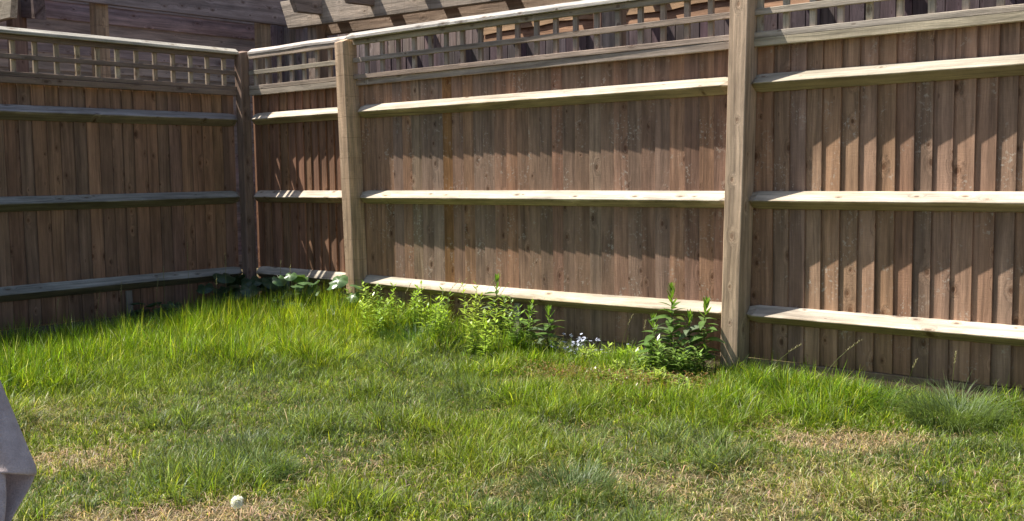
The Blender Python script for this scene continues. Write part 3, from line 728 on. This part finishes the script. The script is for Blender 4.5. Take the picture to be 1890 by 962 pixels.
# forget-me-nots
FM = empty('forget_me_not', (3.32, -.18, float(gz(3.32, -.18)))); tag(FM, 'cluster of small pale blue flowers on thin stems against the fence', 'flowers')
b = NB('petal_blue'); bs = b.n('BsdfPrincipled', inputs={'Roughness': .6, 'Base Color': (.58, .62, .78, 1)}); b.l(bs.outputs[0], b.n('OutputMaterial').inputs[0]); M_PETAL = b.m
V, Fc = [(0, 0, 0)], []
for k in range(5):
    a = k * 2 * math.pi / 5; r = .006
    V += [(r * math.cos(a - .5), r * math.sin(a - .5), .001), (r * 1.25 * math.cos(a), r * 1.25 * math.sin(a), .0005), (r * math.cos(a + .5), r * math.sin(a + .5), .001)]
    Fc.append((0, 1 + 3 * k, 2 + 3 * k, 3 + 3 * k))
fl = new_mesh('flower', V, Fc, M_PETAL)
P0, A, Pt, L, W_, C_ = [], [], [], [], [], []
for s in range(34):
    bx, by = random.gauss(0, .07), random.gauss(0, .03); h = random.uniform(.07, .165); tx, ty = bx * 1.5 + random.gauss(0, .02), by * 1.3 + random.gauss(0, .02)
    link('stem', tube('stem', [(bx * .4, by * .4, 0), (bx, by, h * .5), (tx, ty, h)], .0014, .0008, (.13, .18, .06), sides=3), FM)
    for q in range(4):
        o = place_leaf('flower', fl, FM, Vector((tx + random.gauss(0, .009), ty + random.gauss(0, .009), h + random.gauss(0, .006))), random.uniform(0, 6), random.uniform(-.9, .2), random.uniform(.8, 1.3))
    for q in range(8):
        t = random.random() * .8; P0.append((bx * .4 + (tx - bx * .4) * t, by * .4 + (ty - by * .4) * t, h * t)); A.append(random.uniform(0, 6.28)); Pt.append(random.uniform(0, .9)); L.append(random.uniform(.02, .035)); W_.append(.009); C_.append([.17, .23, .12])
fo = fol('foliage', (np.array(P0), np.array(A), np.array(Pt), np.array(L), np.array(W_), np.array(C_)), FM); fo['kind'] = 'stuff'

# mallow plants with round leaves
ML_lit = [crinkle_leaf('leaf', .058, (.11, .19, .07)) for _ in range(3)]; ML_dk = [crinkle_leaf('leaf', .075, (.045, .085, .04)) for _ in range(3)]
def mallow(x, y, h, r, n, meshes, label, back=.0):
    root = empty('mallow', (x, y, float(gz(x, y)))); tag(root, label, 'plant')
    for i in range(n):
        a = random.uniform(0, 6.28); rr = r * math.sqrt(random.random()); p = Vector((rr * math.cos(a), rr * math.sin(a), h * random.uniform(.35, 1)))
        if y + p.y > -.03: p.y = -.03 - y
        if x + p.x < .03: p.x = .03 - x
        az_ = random.gauss(-.9, .9); pt = random.gauss(-.45, .3)
        s = random.uniform(.7, 1.15)
        link('stalk', tube('stalk', [(p.x * .2, p.y * .2, 0), (p.x * .6, p.y * .6, p.z * .6), p], .0022, .0014, (.12, .15, .06), sides=4), root)
        place_leaf('leaf', random.choice(meshes), root, p, az_, pt, s, random.uniform(-.3, .3))
mallow(.95, -.30, .42, .18, 26, ML_lit, 'round-leaved plant with sunlit crinkled leaves left of the golden post')
mallow(1.33, -.16, .40, .10, 14, ML_lit, 'round-leaved plant just right of the golden post')
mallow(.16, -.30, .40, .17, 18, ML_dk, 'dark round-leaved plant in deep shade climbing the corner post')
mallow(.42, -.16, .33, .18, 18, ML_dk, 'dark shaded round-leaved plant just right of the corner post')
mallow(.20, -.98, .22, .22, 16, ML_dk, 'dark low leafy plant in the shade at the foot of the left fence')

# grass stalks with seed heads
def stalk_mesh(h, bend):
    pts = [(bend * h * t * t, 0, h * t) for t in [i / 6 for i in range(7)]]
    st_ = tube('stem', pts, .0016, .0009, (.22, .25, .09), M_GRASS, 3)
    P0, A, Pt, L, W_, C_ = [], [], [], [], [], []
    for i in range(22):
        t = .80 + .22 * i / 22; P0.append((bend * h * t * t, 0, h * t)); A.append(i * 2.4); Pt.append(1.0); L.append(.014); W_.append(.0035); k = random.uniform(.8, 1.2); C_.append([.34 * k, .30 * k, .17 * k])
    return st_, (np.array(P0), np.array(A), np.array(Pt), np.array(L), np.array(W_), np.array(C_))
spots = [(.55, -1.55, .36, .12), (.50, -1.35, .40, .05), (.62, -1.18, .42, .1), (.42, -.98, .46, .03), (.75, -.80, .40, .1), (.58, -.60, .52, .02), (.35, -.75, .60, .02), (.95, -.35, .45, .06), (.72, -.25, .47, .03), (.52, -1.80, .33, .2), (1.5, -.2, .35, .4), (2.3, -.22, .42, .5), (2.45, -.15, .45, .45), (2.62, -.2, .42, .5), (4.42, -.12, .22, .8), (4.71, -.12, .25, .7), (5.12, -.15, .22, .3), (5.33, -.18, .27, .05), (2.15, -.18, .40, .5), (1.85, -.2, .38, .45), (3.55, -.12, .30, .35), (3.68, -.1, .27, .2)]
base = None
for i, (x, y, h, bd) in enumerate(spots):
    st_, sp_ = stalk_mesh(h, bd)
    r = empty('grass_stalk', (x, y, float(gz(x, y))), random.uniform(-.6, .9)); gi = 0 if i < 10 else (2 if 14 <= i < 18 else 1)
    tag(r, ('thin grass stalk with pale seed head in front of the shaded left fence and corner', 'thin arching grass stalk with seed head before the middle bay of the sunlit fence', 'thin grass stalk with seed head against the boards right of the tall middle post')[gi], 'grass stalk', ('seeding stalks by the shaded corner', 'seeding stalks before the middle bay', 'seeding stalks in the right bay')[gi])
    link('stem', st_, r); fol('seed_head', sp_, r, mt=M_STRAW)['kind'] = 'stuff'

# dandelion clock
DC = empty('dandelion_clock', (4.16, -3.02, float(gz(4.16, -3.02)))); tag(DC, 'single white fluffy dandelion seed head at the edge of a worn patch', 'flower')
h = .075
link('stem', tube('stem', [(0, 0, 0), (.004, 0, h * .5), (0, 0, h)], .002, .0016, (.30, .26, .12)), DC)
n = 420; ph = rng.uniform(0, 2 * math.pi, n); ct = rng.uniform(-1, 1, n); st3 = np.sqrt(1 - ct ** 2)
dirs = np.stack([st3 * np.cos(ph), st3 * np.sin(ph), ct], 1)
P0 = dirs * .003 + np.array([0, 0, h + .004])
fu = fol('fluff', (P0, ph, np.arcsin(ct), np.full(n, .0175), np.full(n, .0022), np.full((n, 3), .92)), DC, mt=M_STRAW)
# parasol tips
P1 = dirs * .0165 + np.array([0, 0, h + .004])
tp = fol('pappus', (P1, rng.uniform(0, 6.28, n), rng.uniform(-1.2, 1.2, n), np.full(n, .0055), np.full(n, .003), np.full((n, 3), .95)), DC, mt=M_STRAW)
fu['kind'] = 'stuff'; tp['kind'] = 'stuff'
bpy_me = bpy.data.meshes.new('seed_core')
import bmesh
bm_ = bmesh.new(); bmesh.ops.create_icosphere(bm_, subdivisions=2, radius=.0045)
for v in bm_.verts: v.co.z = v.co.z * .8
bm_.to_mesh(bpy_me); bm_.free(); bpy_me.materials.append(M_STRAW)
at = bpy_me.attributes.new('tint', 'FLOAT_COLOR', 'POINT')
for d_ in at.data: d_.color = (.25, .2, .12, 1)
link('seed_core', bpy_me, DC, (0, 0, h + .004))

# ------------------------------------------------------------------ fleece at the lower left
b = NB('mauve_fleece'); tc = b.n('TexCoord')
n1 = b.n('TexNoise', inputs={'Scale': 60.0, 'Detail': 4.0}); b.l(tc.outputs['Object'], n1.inputs['Vector'])
n2 = b.n('TexNoise', inputs={'Scale': 420.0, 'Detail': 3.0, 'Roughness': .8}); b.l(tc.outputs['Object'], n2.inputs['Vector'])
c = b.ramp(n1.outputs[0], [(.3, (.62, .48, .46)), (.7, (.86, .70, .67))])
bp = b.n('Bump', inputs={'Strength': 1.0, 'Distance': .005}); b.l(n2.outputs[0], bp.inputs['Height'])
c = b.mix(1.0, c, b.ramp(n2.outputs[0], [(.3, .8), (.7, 1.12)]), 'MULTIPLY')
bs = b.n('BsdfPrincipled', inputs={'Roughness': .95, 'Specular IOR Level': .1, 'Sheen Weight': .5}); b.l(c, bs.inputs['Base Color']); b.l(bp.outputs[0], bs.inputs['Normal'])
b.l(bs.outputs[0], b.n('OutputMaterial').inputs[0]); M_FLEECE = b.m
R3, U3, F3 = Vector((.7617, .6479, 0)), Vector((0, 0, 1)), Vector((-.6479, .7617, 0))
def fpt(px, py, dist):
    f = 1925.4
    d = (F_ * f + R_ * (px - 945) + U_ * (481 - py)).normalized(); return Vector((CAMX, CAMY, G)) + d * dist
def sheet(name, rows, parent, th=.006):
    """rows: grid of world points -> smooth thick cloth panel"""
    org = parent.location
    nr, ncol = len(rows), len(rows[0]); V = [p - org for r in rows for p in r]
    Fc = [(j * ncol + i, j * ncol + i + 1, (j + 1) * ncol + i + 1, (j + 1) * ncol + i) for j in range(nr - 1) for i in range(ncol - 1)]
    o = link(name, new_mesh(name, V, Fc, M_FLEECE, True), parent)
    s = o.modifiers.new('thick', 'SOLIDIFY'); s.thickness = th; s.offset = 0
    s2 = o.modifiers.new('soft', 'SUBSURF'); s2.levels = s2.render_levels = 2
    return o
BL = empty('fleece_throw', (5.2, -4.4, 0)); tag(BL, 'folded corner of a soft mauve fleece hanging at the left edge, close to the viewer', 'blanket')
up_rows = []
for px_e, py_e, wdt in ((-60, 540, 60), (-36, 610, 75), (-14, 670, 90), (6, 722, 120), (24, 764, 135), (39, 800, 150), (51, 829, 160), (60, 851, 170), (66, 865, 176), (67, 873, 180), (63, 878, 180)):
    f = (py_e - 540) / 333
    up_rows.append([fpt(px_e - wdt * k, py_e - (12 * k if f > .9 else -10 * k) , 1.55 + .10 * k * k + .022 * math.sin(5 * k + f * 3) + (.012 if k == 0 else 0)) for k in (0, .04, .12, .22, .32, .45, .6, .8, 1.0, 1.4)])
sheet('upper_fold', up_rows, BL)
lo = []
for e, (px_e, py_e) in enumerate(((66, 870), (63, 884), (55, 900), (42, 923), (30, 944), (20, 962), (-6, 1030), (-40, 1110))):
    lo.append([fpt(px_e - k * (80 + e * 6), py_e - (14 - 3 * e) * k, 1.565 + .05 * k - .002 * e) for k in (0, .15, .35, .6, 1.0, 1.5)])
sheet('under_fold', lo, BL)
li = []
for e, (px_e, py_e) in enumerate(((-10, 780), (3, 830), (11, 870), (13, 910), (10, 962), (-4, 1040), (-30, 1120), (-60, 1300), (-90, 1700))):
    li.append([fpt(px_e - k * 90, py_e, 1.535 + .09 * k * k + .012 * math.sin(5 * k + e * .8)) for k in (0, .15, .4, .7, 1.1, 1.7)])
sheet('front_fold', li, BL)
